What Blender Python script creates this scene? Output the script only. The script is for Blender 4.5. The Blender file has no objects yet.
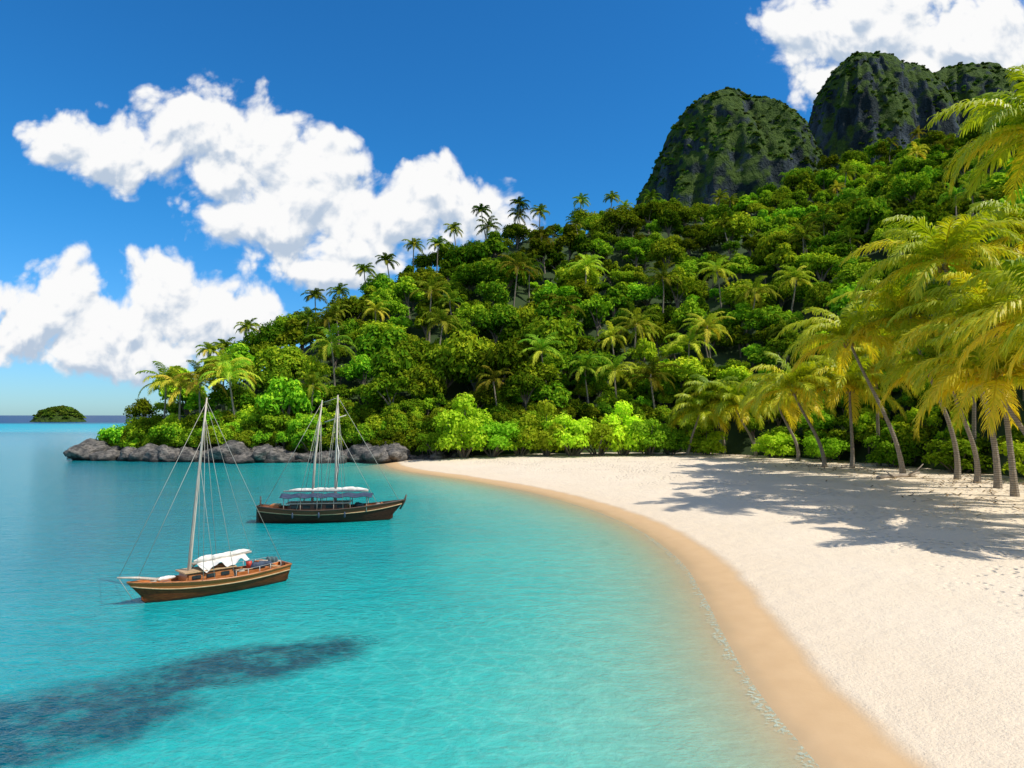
import bpy, math, random
import numpy as np
from mathutils import Vector, Matrix, noise as mnoise
random.seed(7); np.random.seed(7)
scene=bpy.context.scene
COL=scene.collection

# ------------------------------------------------------------------ node helpers
def new_mat(name):
    m=bpy.data.materials.new(name); m.use_nodes=True
    nt=m.node_tree; nt.nodes.clear(); return m,nt
def N(nt,t,**kw):
    n=nt.nodes.new(t)
    for k,v in kw.items(): setattr(n,k,v)
    return n
def setin(nt,sock,v):
    if isinstance(v,bpy.types.NodeSocket): nt.links.new(v,sock)
    elif v is not None: sock.default_value=v
def M(nt,op,a,b=None,c=None,clamp=False):
    n=N(nt,'ShaderNodeMath',operation=op,use_clamp=clamp)
    setin(nt,n.inputs[0],a); setin(nt,n.inputs[1],b)
    if c is not None: setin(nt,n.inputs[2],c)
    return n.outputs[0]
def VM(nt,op,a,b=None,out=0):
    n=N(nt,'ShaderNodeVectorMath',operation=op)
    setin(nt,n.inputs[0],a); setin(nt,n.inputs[1],b)
    return n.outputs[out]
def MR(nt,v,a,b,c=0.0,d=1.0,smooth=True):
    n=N(nt,'ShaderNodeMapRange'); n.interpolation_type='SMOOTHSTEP' if smooth else 'LINEAR'
    setin(nt,n.inputs[0],v); n.inputs[1].default_value=a; n.inputs[2].default_value=b
    n.inputs[3].default_value=c; n.inputs[4].default_value=d
    return n.outputs[0]
def MIX(nt,f,a,b,mode='MIX'):
    n=N(nt,'ShaderNodeMix',data_type='RGBA',blend_type=mode)
    setin(nt,n.inputs[0],f)
    for s,v in ((n.inputs[6],a),(n.inputs[7],b)):
        if isinstance(v,tuple) and len(v)==3: v=(*v,1)
        setin(nt,s,v)
    return n.outputs[2]
def NOISE(nt,vec,scale,detail=3,rough=.5,dist=0,out=0,dim='3D'):
    n=N(nt,'ShaderNodeTexNoise',noise_dimensions=dim); setin(nt,n.inputs['Vector'],vec)
    n.inputs['Scale'].default_value=scale; n.inputs['Detail'].default_value=detail
    n.inputs['Roughness'].default_value=rough; n.inputs['Distortion'].default_value=dist
    return n.outputs[out]
def BUMP(nt,h,strength,dist,normal=None):
    n=N(nt,'ShaderNodeBump'); setin(nt,n.inputs['Height'],h)
    n.inputs['Strength'].default_value=strength; n.inputs['Distance'].default_value=dist
    if normal is not None: setin(nt,n.inputs['Normal'],normal)
    return n.outputs[0]
def SCALEV(nt,vec,s):
    return VM(nt,'MULTIPLY',vec,s)
def PRINC(nt,col,rough=.6,normal=None,metal=0,spec=.5,alpha=None):
    p=N(nt,'ShaderNodeBsdfPrincipled')
    setin(nt,p.inputs['Base Color'],(*col,1) if isinstance(col,tuple) and len(col)==3 else col)
    setin(nt,p.inputs['Roughness'],rough); p.inputs['Metallic'].default_value=metal
    setin(nt,p.inputs['Specular IOR Level'],spec)
    if normal is not None: setin(nt,p.inputs['Normal'],normal)
    if alpha is not None: setin(nt,p.inputs['Alpha'],alpha)
    return p
def OUT(nt,sh):
    o=N(nt,'ShaderNodeOutputMaterial'); nt.links.new(sh,o.inputs[0])
def POS(nt): return N(nt,'ShaderNodeNewGeometry').outputs['Position']
def OBJ(nt): return N(nt,'ShaderNodeTexCoord').outputs['Object']
def ATTR(nt,name): return N(nt,'ShaderNodeAttribute',attribute_name=name).outputs['Fac']

# ------------------------------------------------------------------ mesh helper
def mk(name,verts,faces,mats,parent=None,smooth=False,attrs=None,midx=None,link=True):
    me=bpy.data.meshes.new(name)
    me.from_pydata([tuple(v) for v in verts],[],faces)
    for m in (mats if isinstance(mats,list) else [mats]): me.materials.append(m)
    if midx is not None: me.polygons.foreach_set('material_index',midx)
    if smooth: me.polygons.foreach_set('use_smooth',[True]*len(me.polygons))
    if attrs:
        for k,v in attrs.items():
            a=me.attributes.new(k,'FLOAT','POINT'); a.data.foreach_set('value',np.asarray(v,dtype=np.float32))
    me.update()
    ob=bpy.data.objects.new(name,me)
    if link: COL.objects.link(ob)
    if parent: ob.parent=parent
    return ob
def grid_faces(nx,ny):
    i=np.arange(nx-1)[:,None]; j=np.arange(ny-1)[None,:]
    a=(i*ny+j).ravel()
    return np.stack([a,a+ny,a+ny+1,a+1],1).tolist()

# ------------------------------------------------------------------ materials
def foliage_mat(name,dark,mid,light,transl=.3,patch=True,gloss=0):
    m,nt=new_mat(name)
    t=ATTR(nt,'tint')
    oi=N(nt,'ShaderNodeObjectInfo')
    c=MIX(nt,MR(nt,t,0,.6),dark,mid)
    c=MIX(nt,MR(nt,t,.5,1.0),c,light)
    if patch:
        r=oi.outputs['Random']
        hs=N(nt,'ShaderNodeHueSaturation')
        nt.links.new(c,hs.inputs['Color'])
        setin(nt,hs.inputs['Hue'],MR(nt,r,0,1,.475,.538,False))
        pn=NOISE(nt,oi.outputs['Location'],.035,2)
        r2=M(nt,'FRACT',M(nt,'MULTIPLY',r,7.31))
        setin(nt,hs.inputs['Value'],M(nt,'MULTIPLY',MR(nt,pn,.35,.65,.68,1.35),MR(nt,M(nt,'POWER',r2,1.3),0,1,.42,1.6,False)))
        hs.inputs['Saturation'].default_value=1.0
        c=hs.outputs[0]
    if gloss: p=PRINC(nt,c,.45,spec=gloss)
    else:
        p=N(nt,'ShaderNodeBsdfDiffuse'); nt.links.new(c,p.inputs[0])
    if transl<=0: OUT(nt,p.outputs[0]); return m
    tr=N(nt,'ShaderNodeBsdfTranslucent'); 
    tc=MIX(nt,1.0,c,(1.2,1.2,.5),'MULTIPLY'); nt.links.new(tc,tr.inputs[0])
    mx=N(nt,'ShaderNodeMixShader'); mx.inputs[0].default_value=transl
    nt.links.new(p.outputs[0],mx.inputs[1]); nt.links.new(tr.outputs[0],mx.inputs[2])
    OUT(nt,mx.outputs[0]); return m
M_leaf=foliage_mat('jungle_leaves',(.055,.12,.006),(.155,.285,.012),(.38,.46,.022),.28)
M_leafdk=foliage_mat('mountain_leaves',(.025,.060,.008),(.07,.13,.012),(.16,.21,.02),0)
M_shrub=foliage_mat('shrub_leaves',(.15,.28,.010),(.32,.52,.02),(.50,.64,.04),.36)
M_frond=foliage_mat('palm_fronds',(.20,.32,.010),(.50,.55,.018),(.80,.64,.03),.42,patch=False,gloss=.4)
M_frondfar=foliage_mat('distant_palm_fronds',(.10,.20,.015),(.27,.34,.025),(.52,.44,.05),.35)

def bark():
    m,nt=new_mat('palm_bark'); o=OBJ(nt)
    w=N(nt,'ShaderNodeTexWave',bands_direction='Z'); nt.links.new(o,w.inputs[0])
    w.inputs['Scale'].default_value=2.2; w.inputs['Distortion'].default_value=1.5; w.inputs['Detail'].default_value=2
    n=NOISE(nt,o,6,4)
    c=MIX(nt,n,(.15,.12,.09),(.42,.36,.28)); c=MIX(nt,MR(nt,w.outputs[1],.0,.35,.7,0),c,(.10,.075,.05))
    OUT(nt,PRINC(nt,c,.85,BUMP(nt,w.outputs[1],.5,.03)).outputs[0]); return m
M_bark=bark()
m,nt=new_mat('tree_bark'); OUT(nt,PRINC(nt,MIX(nt,NOISE(nt,OBJ(nt),3,3),(.08,.06,.045),(.22,.18,.14)),.9).outputs[0]); M_tbark=m
m,nt=new_mat('coconut'); OUT(nt,PRINC(nt,(.30,.20,.03),.5).outputs[0]); M_coco=m

m,nt=new_mat('jungle_ground')
OUT(nt,PRINC(nt,MIX(nt,NOISE(nt,POS(nt),.3,4),(.012,.030,.006),(.04,.075,.012)),.95).outputs[0]); M_soil=m

# ------------------------------------------------------------------ shoreline
shore_ctrl=[(5.6,-60),(5.3,-20),(5.2,0),(5.2,9),(5.25,12.5),(5.35,15.2),(5.7,18.4),(6.3,22.5),(6.9,28),(6.8,34),(6.0,39.5),(4.4,45.5),(.8,54.5),(-5.2,64.5),(-11,72.5),(-14.5,80),(-17,92),(-18,110),(-20,150)]
def catmull(P,n=10):
    P=[np.array(p,float) for p in P]; out=[]
    for i in range(1,len(P)-2):
        for k in range(n):
            t=k/n; a,b,c,d=P[i-1:i+3]
            out.append(.5*((2*b)+(-a+c)*t+(2*a-5*b+4*c-d)*t*t+(-a+3*b-3*c+d)*t**3))
    out.append(P[-2]); return np.array(out)
SH=catmull(shore_ctrl)
SH=np.vstack([[5.6,-60],SH,[-20,150]])
POLY=np.vstack([SH,[300,150],[300,-60]])
def shore_dist(X,Y):
    """signed distance, + on land"""
    P=np.stack([X.ravel(),Y.ravel()],1); best=np.full(len(P),1e18)
    for a,b in zip(SH[:-1],SH[1:]):
        ab=b-a; L=(ab**2).sum()
        if L<1e-9: continue
        t=np.clip(((P-a)@ab)/L,0,1); q=a+t[:,None]*ab
        best=np.minimum(best,((P-q)**2).sum(1))
    ins=np.zeros(len(P),bool); n=len(POLY); j=n-1
    for i in range(n):
        xi,yi=POLY[i]; xj,yj=POLY[j]
        c=((yi>P[:,1])!=(yj>P[:,1]))
        with np.errstate(divide='ignore',invalid='ignore'):
            xx=(xj-xi)*(P[:,1]-yi)/((yj-yi) if yj!=yi else 1e-9)+xi
        ins^=(c&(P[:,0]<xx)); j=i
    d=np.sqrt(best); return np.where(ins,d,-d).reshape(X.shape)
def beach_h(d):
    return np.where(d>0,1.0*(1-np.exp(-np.maximum(d,0)/10)),np.maximum(d*.11,-2.9))

# beach sheet
xs=np.arange(-50,90.01,.5); ys=np.arange(-40,115.01,.5)
X,Y=np.meshgrid(xs,ys,indexing='ij'); D=shore_dist(X,Y)
und=np.zeros_like(X)
for i in range(X.shape[0]):
    for j in range(X.shape[1]):
        if D[i,j]>2.5 and X[i,j]<45:
            und[i,j]=mnoise.noise(Vector((X[i,j]*.22,Y[i,j]*.22,0)))*.09+mnoise.noise(Vector((X[i,j]*.8,Y[i,j]*.8,3)))*.045
Z=beach_h(D)+und*np.clip((D-2.5)/4,0,1)
m,nt=new_mat('beach_sand')
p=POS(nt); d=ATTR(nt,'shore')
n1=NOISE(nt,p,.25,4); n2=NOISE(nt,p,14,3,.7); n3=NOISE(nt,p,1.6,4)
dry=MIX(nt,n1,(.76,.635,.475),(.86,.74,.58)); dry=MIX(nt,MR(nt,n2,.3,.75,0,.35),dry,(.56,.43,.30))
vo=N(nt,'ShaderNodeTexVoronoi',feature='F1',voronoi_dimensions='2D'); nt.links.new(p,vo.inputs['Vector']); vo.inputs['Scale'].default_value=2.1
foot=MR(nt,vo.outputs[0],0,.32,1,0)
fm=M(nt,'MULTIPLY',MR(nt,d,6,11),MR(nt,NOISE(nt,p,.35,2),.40,.58))
de=M(nt,'ADD',d,M(nt,'MULTIPLY',M(nt,'SUBTRACT',NOISE(nt,p,.5,3),.5),.55))
wet=MR(nt,de,1.35,1.95,1,0)
wetc=MIX(nt,n3,(.58,.375,.19),(.68,.46,.25))
damp=MR(nt,de,1.4,6.0,1,0)
dry=MIX(nt,M(nt,'MULTIPLY',damp,.3),dry,(.74,.57,.38))
c=MIX(nt,wet,dry,wetc)
c=MIX(nt,MR(nt,de,.0,.5,.5,0),c,(.42,.31,.18))
rough=M(nt,'SUBTRACT',.9,M(nt,'MULTIPLY',MR(nt,de,.2,1.7,1,0),.55))
hgt=M(nt,'ADD',M(nt,'MULTIPLY',n2,.35),M(nt,'ADD',M(nt,'MULTIPLY',n3,.8),M(nt,'MULTIPLY',M(nt,'MULTIPLY',foot,fm),-1.3)))
hgt=M(nt,'MULTIPLY',hgt,M(nt,'SUBTRACT',1,M(nt,'MULTIPLY',wet,.9)))
OUT(nt,PRINC(nt,c,rough,BUMP(nt,hgt,1,.10),spec=.3).outputs[0]); M_sand=m
beach=mk('sand_beach',np.stack([X.ravel(),Y.ravel(),Z.ravel()],1),grid_faces(len(xs),len(ys)),M_sand,smooth=True,attrs={'shore':D.ravel()})
m,nt=new_mat('seabed_sand'); OUT(nt,PRINC(nt,(.45,.42,.34),.9).outputs[0])
mk('seabed',[(-9000,-9000,-3),(9000,-9000,-3),(9000,9000,-3),(-9000,9000,-3)],[(0,1,2,3)],m)

# ------------------------------------------------------------------ water
def axis(a,b,st,far):
    c=list(np.arange(a,b+.01,st)); s=st; v=b
    while v<far: s*=1.25; v+=s; c.append(v)
    s=st; v=a; pre=[]
    while v>-far: s*=1.25; v-=s; pre.append(v)
    return np.array(pre[::-1]+c)
wx=axis(-45,12,.5,9000); wy=axis(-10,112,.5,9000)
WX,WY=np.meshgrid(wx,wy,indexing='ij'); WD=-shore_dist(WX,WY)
m,nt=new_mat('lagoon_water')
p=POS(nt); d=ATTR(nt,'offshore')
sep=N(nt,'ShaderNodeSeparateXYZ'); nt.links.new(p,sep.inputs[0])
wn=NOISE(nt,p,.12,3,.55,dim='2D')
dd=M(nt,'ADD',d,M(nt,'MULTIPLY',M(nt,'SUBTRACT',wn,.5),M(nt,'MINIMUM',M(nt,'MULTIPLY',d,.9),11)))
cr=N(nt,'ShaderNodeValToRGB'); setin(nt,cr.inputs[0],MR(nt,dd,0,28,0,1,False))
e=cr.color_ramp.elements; e[0].position=0; e[0].color=(.38,.70,.52,1); e[1].position=1; e[1].color=(.0,.22,.265,1)
for ps,cc in ((.07,(.20,.66,.53)),(.20,(.06,.53,.46)),(.42,(.002,.39,.38)),(.68,(.0,.29,.32))):
    x=e.new(ps); x.color=(*cc,1)
c=cr.outputs[0]
yy=M(nt,'ADD',sep.outputs[1],M(nt,'MULTIPLY',M(nt,'SUBTRACT',NOISE(nt,SCALEV(nt,p,(.3,1,1)),.02,3,dim='2D'),.5),120))
c=MIX(nt,MR(nt,yy,95,150,0,1),c,(.0,.24,.31))
c=MIX(nt,MR(nt,yy,200,280,0,1),c,(.0,.38,.48))
c=MIX(nt,MR(nt,yy,400,560,0,1),c,(.0,.04,.13))
def ell(cx,cy,ang,rx,ry):
    q=VM(nt,'SUBTRACT',p,(cx,cy,0)); r=N(nt,'ShaderNodeVectorRotate',rotation_type='Z_AXIS')
    nt.links.new(q,r.inputs[0]); r.inputs['Angle'].default_value=-ang
    return M(nt,'SUBTRACT',1,VM(nt,'LENGTH',SCALEV(nt,r.outputs[0],(1/rx,1/ry,0)),out=1))
rn=NOISE(nt,p,.55,5,.55,dim='2D')
f=M(nt,'SMOOTH_MAX',ell(-6.8,16.4,.60,4.4,1.75),ell(-9.6,13.3,.50,5.0,2.7),.3)
rf=MR(nt,M(nt,'ADD',f,M(nt,'MULTIPLY',M(nt,'SUBTRACT',rn,.5),.75)),-.02,.50)
rc=MIX(nt,MR(nt,NOISE(nt,p,1.3,5,.65,dim='2D'),.40,.72),(.0,.05,.08),(.005,.19,.20))
c=MIX(nt,M(nt,'MULTIPLY',rf,.93),c,rc)
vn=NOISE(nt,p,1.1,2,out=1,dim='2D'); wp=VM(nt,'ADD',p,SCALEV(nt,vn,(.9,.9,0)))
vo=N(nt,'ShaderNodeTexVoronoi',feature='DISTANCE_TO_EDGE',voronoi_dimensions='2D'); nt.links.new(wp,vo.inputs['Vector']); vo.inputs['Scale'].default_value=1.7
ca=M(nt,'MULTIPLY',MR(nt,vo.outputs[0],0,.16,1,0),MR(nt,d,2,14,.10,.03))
c=MIX(nt,ca,c,(.45,.95,.85))  # caustic light lines painted into the water colour
bn=NOISE(nt,SCALEV(nt,p,(1,1.7,1)),1.3,5,.6,.4,dim='2D'); bn2=NOISE(nt,SCALEV(nt,p,(1,1.5,1)),5.5,3,.6,dim='2D')
bb=NOISE(nt,SCALEV(nt,p,(.6,1.4,1)),.35,3,.5,dim='2D')
c=MIX(nt,MR(nt,bn,.35,.7,.38,0),c,MIX(nt,1.0,c,(.4,.68,.74),'MULTIPLY'))
hh=M(nt,'ADD',M(nt,'ADD',bn,M(nt,'MULTIPLY',bn2,.55)),M(nt,'MULTIPLY',bb,1.2))
foam=MR(nt,M(nt,'ADD',d,M(nt,'MULTIPLY',M(nt,'SUBTRACT',NOISE(nt,p,1.3,4,.6,dim='2D'),.5),.8)),.10,.36,1,0)
foam=M(nt,'MULTIPLY',foam,MR(nt,NOISE(nt,p,9,3,dim='2D'),.40,.62,.0,.5))
c=MIX(nt,foam,c,(.8,.83,.78))
al=M(nt,'SUBTRACT',1,M(nt,'POWER',2.718,M(nt,'MULTIPLY',M(nt,'MAXIMUM',d,0),-.36)))
al=M(nt,'MAXIMUM',M(nt,'MULTIPLY_ADD',al,.94,.06),foam)
OUT(nt,PRINC(nt,c,MR(nt,sep.outputs[1],40,400,.08,.35),BUMP(nt,hh,.65,.10),spec=MR(nt,sep.outputs[1],30,250,.34,.06),alpha=al).outputs[0])
mk('sea_water',np.stack([WX.ravel(),WY.ravel(),0*WX.ravel()],1),grid_faces(len(wx),len(wy)),m,smooth=True,attrs={'offshore':WD.ravel()})

# ------------------------------------------------------------------ hill
HT=np.array([(-57.5,96.5,-57.5,100,.5),(-54.5,94,-54.5,109,5.5),(-48.5,92,-51.5,118,9.5),(-42,90,-46,127,15),(-32,89,-39,140,23),(-20,88.5,-24.6,152,34),
(-9,88.5,-9.8,162,42),(2,90,7,172,52),(14,91,29,187,60),(24,90,55,200,62),(32,82,90,215,75),(37.5,68,121,225,87),
(40,54,151,230,98),(43,40,180,236,108),(47,20,225,220,112),(52,-10,255,150,112),(55,-60,265,50,100)],float)
def hill(s,t):
    i=int(min(max(s,0),len(HT)-1.0001)); f=s-i; f2=f
    r=HT[i]*(1-f2)+HT[i+1]*f2
    fx,fy,rx,ry,rz=r
    z0=.45
    x=fx+(rx-fx)*t; y=fy+(ry-fy)*t
    if t<=1: z=z0+(rz-z0)*(t**.88)
    else: z=rz-(t-1)*(t-1)*rz*1.6-(t-1)*rz*.4
    w=min(1,max(0,t)*5)
    z+=w*(mnoise.noise(Vector((x*.03,y*.03,1)))*5+mnoise.noise(Vector((x*.09,y*.09,5)))*2)*min(1,rz/30+.15)
    if t<=0: z=-.8
    return (x,y,z)
nS,nT=190,64
hv=[hill(i/(nS-1)*(len(HT)-1),-.0+1.5*j/(nT-1)) for i in range(nS) for j in range(nT)]
mk('jungle_hill',hv,grid_faces(nS,nT),M_soil,smooth=True)

# ------------------------------------------------------------------ foliage prototypes
def leaf_quads(rng,centres,radii,n,size,squash=.85,tintup=True):
    """leaf-sized quads through the outer part of a set of lobes"""
    w=np.array([r*r for r in radii]); w=w/w.sum()
    k=rng.choice(len(radii),n,p=w)
    dirs=rng.normal(size=(n,3)); dirs/=np.linalg.norm(dirs,axis=1)[:,None]
    dirs[:,2]=np.where(dirs[:,2]<-.35,-dirs[:,2],dirs[:,2])
    R=np.array(radii)[k]*(1-.45*rng.random(n)**2+.12*rng.normal(size=n).clip(-1,2))
    C=np.array(centres)[k]; P=C+dirs*R[:,None]*np.array([1,1,squash])
    nr=dirs+rng.normal(size=(n,3))*.55+np.array([0,0,.35]); nr/=np.linalg.norm(nr,axis=1)[:,None]
    a=np.cross(nr,rng.normal(size=(n,3))); a/=np.linalg.norm(a,axis=1)[:,None]
    b=np.cross(nr,a)
    s=size*(.6+.8*rng.random(n))[:,None]
    v=np.stack([P-a*s*.5,P+b*s*.27+nr*s*.08,P+a*s*.5,P-b*s*.27+nr*s*.08],1).reshape(-1,3)
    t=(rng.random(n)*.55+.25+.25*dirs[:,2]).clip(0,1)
    return v,np.arange(n*4).reshape(-1,4).tolist(),np.repeat(t,4)
def tube_mesh(pts,rad,sides=7):
    pts=[Vector(p) for p in pts]; V=[];F=[]
    for i,p in enumerate(pts):
        d=(pts[min(i+1,len(pts)-1)]-pts[max(i-1,0)]).normalized()
        u=d.cross(Vector((0,1,0)) if abs(d.y)<.9 else Vector((1,0,0))).normalized(); w=d.cross(u)
        for k in range(sides):
            a=2*math.pi*k/sides; V.append(tuple(p+(u*math.cos(a)+w*math.sin(a))*rad[i]))
    for i in range(len(pts)-1):
        for k in range(sides):
            F.append((i*sides+k,i*sides+(k+1)%sides,(i+1)*sides+(k+1)%sides,(i+1)*sides+k))
    F.append(tuple(range(sides))[::-1]); F.append(tuple((len(pts)-1)*sides+k for k in range(sides)))
    return V,F
class Acc:
    def __init__(s): s.v=[];s.f=[];s.m=[];s.t=[]
    def add(s,v,f,mi=0,t=.5):
        o=len(s.v); s.v+= [tuple(q) for q in v]; s.f+=[tuple(i+o for i in q) for q in f]; s.m+=[mi]*len(f)
        s.t+= list(t) if hasattr(t,'__len__') else [t]*len(v)
    def obj(s,name,mats,**k): return mk(name,s.v,s.f,mats,attrs={'tint':s.t},midx=s.m,**k)
def tree_proto(name,seed,R,nl,mat,leaf=.42,n=2300,flat=.62,trunk=5.5):
    rng=np.random.default_rng(seed); cs=[];rs=[]
    for i in range(nl):
        a=rng.random()*6.28; r=R*.68*math.sqrt(rng.random()); h=(1-(r/R)**2)*R*flat*rng.uniform(.25,1)
        cs.append((r*math.cos(a),r*math.sin(a),h)); rs.append(R*rng.uniform(.22,.42))
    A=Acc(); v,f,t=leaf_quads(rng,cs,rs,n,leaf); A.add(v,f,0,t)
    if trunk:
        v,f=tube_mesh([(0,0,-trunk),(.15,0,-trunk*.5),(0,.1,0)],[.24,.18,.13]); A.add(v,f,1)
        for c in cs[:6]:
            v,f=tube_mesh([(0,.05,-.8),(c[0]*.5,c[1]*.5,c[2]*.4),c],[.13,.08,.03],5); A.add(v,f,1)
    return A.obj(name,[mat,M_tbark],link=False)
def frond(A,rng,o,az,el,L,droop,npair,lw,ll,tint,mi=0,grav=1.0):
    seg=12; P=[np.array(o,float)]; Dv=[]
    side=np.array([-math.sin(az),math.cos(az),0]); tw=rng.normal()*.25
    for i in range(seg+1):
        a=el-droop*(i/seg)**1.3
        d=np.array([math.cos(az)*math.cos(a),math.sin(az)*math.cos(a),math.sin(a)])+side*tw*(i/seg)*.6
        d/=np.linalg.norm(d); Dv.append(d)
        if i<seg: P.append(P[-1]+d*L/seg)
    v,f=tube_mesh(P,[.05*(1-i/(seg+2))+.01 for i in range(seg+1)],4); A.add(v,f,mi,min(1,tint+.3))
    V=[];F=[];T=[]
    dn=np.array([0,0,-1.])
    for k in range(npair):
        t=.10+.90*(k+.5)/npair; x=t*seg; i=min(int(x),seg-1); fr=x-i
        p=P[i]*(1-fr)+P[i+1]*fr; d=Dv[i]*(1-fr)+Dv[i+1]*fr; d/=np.linalg.norm(d)
        s2=side-d*np.dot(side,d); s2/=np.linalg.norm(s2)
        up=np.cross(d,s2); up=up if up[2]>0 else -up
        A_=math.radians(28+42*t)
        l=ll*(.35+.65*math.sin(min(1,t*1.25+.12)*math.pi*.62))*(1 if t<.75 else 1-(t-.75)*1.9)
        for sg in (-1,1):
            l2=l*rng.uniform(.85,1.1); j=rng.normal()*.08
            ld=s2*sg*math.cos(A_+j)+d*math.sin(A_+j)+up*(.15+rng.normal()*.1)
            ld/=np.linalg.norm(ld)
            g=rng.uniform(.25,.75)*grav
            e2=ld*.85+dn*g; e2/=np.linalg.norm(e2); e3=ld*.6+dn*(g+.55*grav); e3/=np.linalg.norm(e3)
            q1=p+ld*l2*.4; q2=q1+e2*l2*.35; q3=q2+e3*l2*.25
            w=d*lw*.5; b=len(V)
            V+= [p-w*.6,p+w*.6,q1-w,q1+w,q2-w*.8,q2+w*.8,q3-w*.12,q3+w*.12]
            F+= [(b,b+1,b+3,b+2),(b+2,b+3,b+5,b+4),(b+4,b+5,b+7,b+6)]
            tt=min(1,max(0,tint+rng.normal()*.09)); T+=[tt,tt,tt,tt,tt+.04,tt+.04,tt+.15,tt+.15]
    A.add(V,F,mi,T)
def palm(name,seed,top,nf=24,L=5.2,npair=50,lw=.10,ll=1.15,yel=.35,r0=.20,r1=.10,mats=None,link=True,coco=True,bow=.35):
    rng=np.random.default_rng(seed); A=Acc(); T=Vector(top)
    sw=rng.normal()*.6
    c=Vector((T.x*(-.08)+sw,T.y*(-.05),T.z*bow)) ; c2=Vector((T.x*.70-sw*.5,T.y*.75,T.z*.62))
    pts=[];rad=[]
    for i in range(23):
        t=i/22; q=((1-t)**3)*Vector((0,0,-.3))+3*(1-t)**2*t*c+3*(1-t)*t*t*c2+t**3*T
        pts.append(q); rad.append((r1+(r0-r1)*(1-t)**1.3+.10*math.exp(-t*14))*(1+.05*(i%2)))
    v,f=tube_mesh(pts,rad,9); A.add(v,f,1)
    o=np.array(T)
    v,f=tube_mesh([T-Vector((0,0,.5)),T-Vector((0,0,.1)),T+Vector((0,0,.5))],[r1*1.1,r1*1.9,r1*.5],8); A.add(v,f,1)
    for i in range(nf):
        u=i/(nf-1)
        el=math.radians(82-86*u**.85+rng.normal()*7); az=i*2.39996+rng.normal()*.18
        dr=math.radians(58+45*(1-abs(u-.45))+rng.normal()*10)
        if el<0: dr*=.7
        frond(A,rng,o+rng.normal(size=3)*.06,az,el,L*rng.uniform(.86,1.08)*(.78+.22*math.sin(min(1,u*2+.2)*1.57)),dr,npair,lw,ll,
              min(1,yel+.34*u+rng.normal()*.14+(.25 if u>.9 else 0)))
    if coco:
        for i in range(7):
            a=rng.random()*6.28; cc=Vector((math.cos(a)*.3,math.sin(a)*.3,-.25-rng.random()*.3))+T
            V=[];F=[]
            for j in range(5):
                for k in range(6):
                    ph=math.pi*(j+.0)/4; V.append(cc+Vector((math.sin(ph)*math.cos(k*1.047),math.sin(ph)*math.sin(k*1.047),1.15*math.cos(ph)))*.15)
            for j in range(4):
                for k in range(6): F.append((j*6+k,j*6+(k+1)%6,(j+1)*6+(k+1)%6,(j+1)*6+k))
            A.add(V,F,2)
    return A.obj(name,mats or [M_frond,M_bark,M_coco],link=link)

proto=bpy.data.collections.new('jungle_tree_kinds')
for i,(R,nl,fl,lf,n_) in enumerate([(3.6,16,.75,.50,2200),(3.1,13,.9,.46,2000),(4.2,20,.6,.54,2400),(2.7,10,1.0,.58,1400),(3.4,22,.8,.42,2700)]):
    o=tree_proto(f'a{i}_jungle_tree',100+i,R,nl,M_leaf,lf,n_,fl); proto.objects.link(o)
for i in range(3):
    o=palm(f'b{i}_jungle_palm',300+i,((.8,-.6,.3)[i],(.3,.5,-.7)[i],5.8),nf=16,L=3.2,npair=22,lw=.15,ll=.8,yel=.08+.15*i,r0=.14,r1=.09,mats=[M_frondfar,M_bark,M_coco],link=False,coco=False)
    proto.objects.link(o)
proto2=bpy.data.collections.new('mountain_tree_kinds')
for i in range(3):
    proto2.objects.link(tree_proto(f'c{i}_mountain_tree',140+i,3.4,12,M_leafdk,.8,650,.7,0))

def scatter(name,coll,pts,rots,scs,idx,mat):
    me=bpy.data.meshes.new(name); me.from_pydata([tuple(p) for p in pts],[],[])
    a=me.attributes.new('rot','FLOAT_VECTOR','POINT'); a.data.foreach_set('vector',np.asarray(rots,np.float32).ravel())
    a=me.attributes.new('scl','FLOAT_VECTOR','POINT'); a.data.foreach_set('vector',np.asarray(scs,np.float32).ravel())
    a=me.attributes.new('idx','INT','POINT'); a.data.foreach_set('value',np.asarray(idx,np.int32))
    ob=bpy.data.objects.new(name,me); COL.objects.link(ob)
    g=bpy.data.node_groups.new(name,'GeometryNodeTree')
    g.interface.new_socket('Geometry',in_out='INPUT',socket_type='NodeSocketGeometry')
    g.interface.new_socket('Geometry',in_out='OUTPUT',socket_type='NodeSocketGeometry')
    gi=g.nodes.new('NodeGroupInput'); go=g.nodes.new('NodeGroupOutput')
    ci=g.nodes.new('GeometryNodeCollectionInfo'); ci.inputs['Collection'].default_value=coll
    ci.inputs['Separate Children'].default_value=True; ci.inputs['Reset Children'].default_value=True
    ip=g.nodes.new('GeometryNodeInstanceOnPoints'); ip.inputs['Pick Instance'].default_value=True
    def na(n,t):
        x=g.nodes.new('GeometryNodeInputNamedAttribute'); x.data_type=t; x.inputs[0].default_value=n; return x.outputs[0]
    L=g.links.new
    L(gi.outputs[0],ip.inputs['Points']); L(ci.outputs[0],ip.inputs['Instance'])
    L(na('idx','INT'),ip.inputs['Instance Index']); L(na('rot','FLOAT_VECTOR'),ip.inputs['Rotation']); L(na('scl','FLOAT_VECTOR'),ip.inputs['Scale'])
    L(ip.outputs[0],go.inputs[0])
    mo=ob.modifiers.new('scatter','NODES'); mo.node_group=g
    return ob

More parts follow.
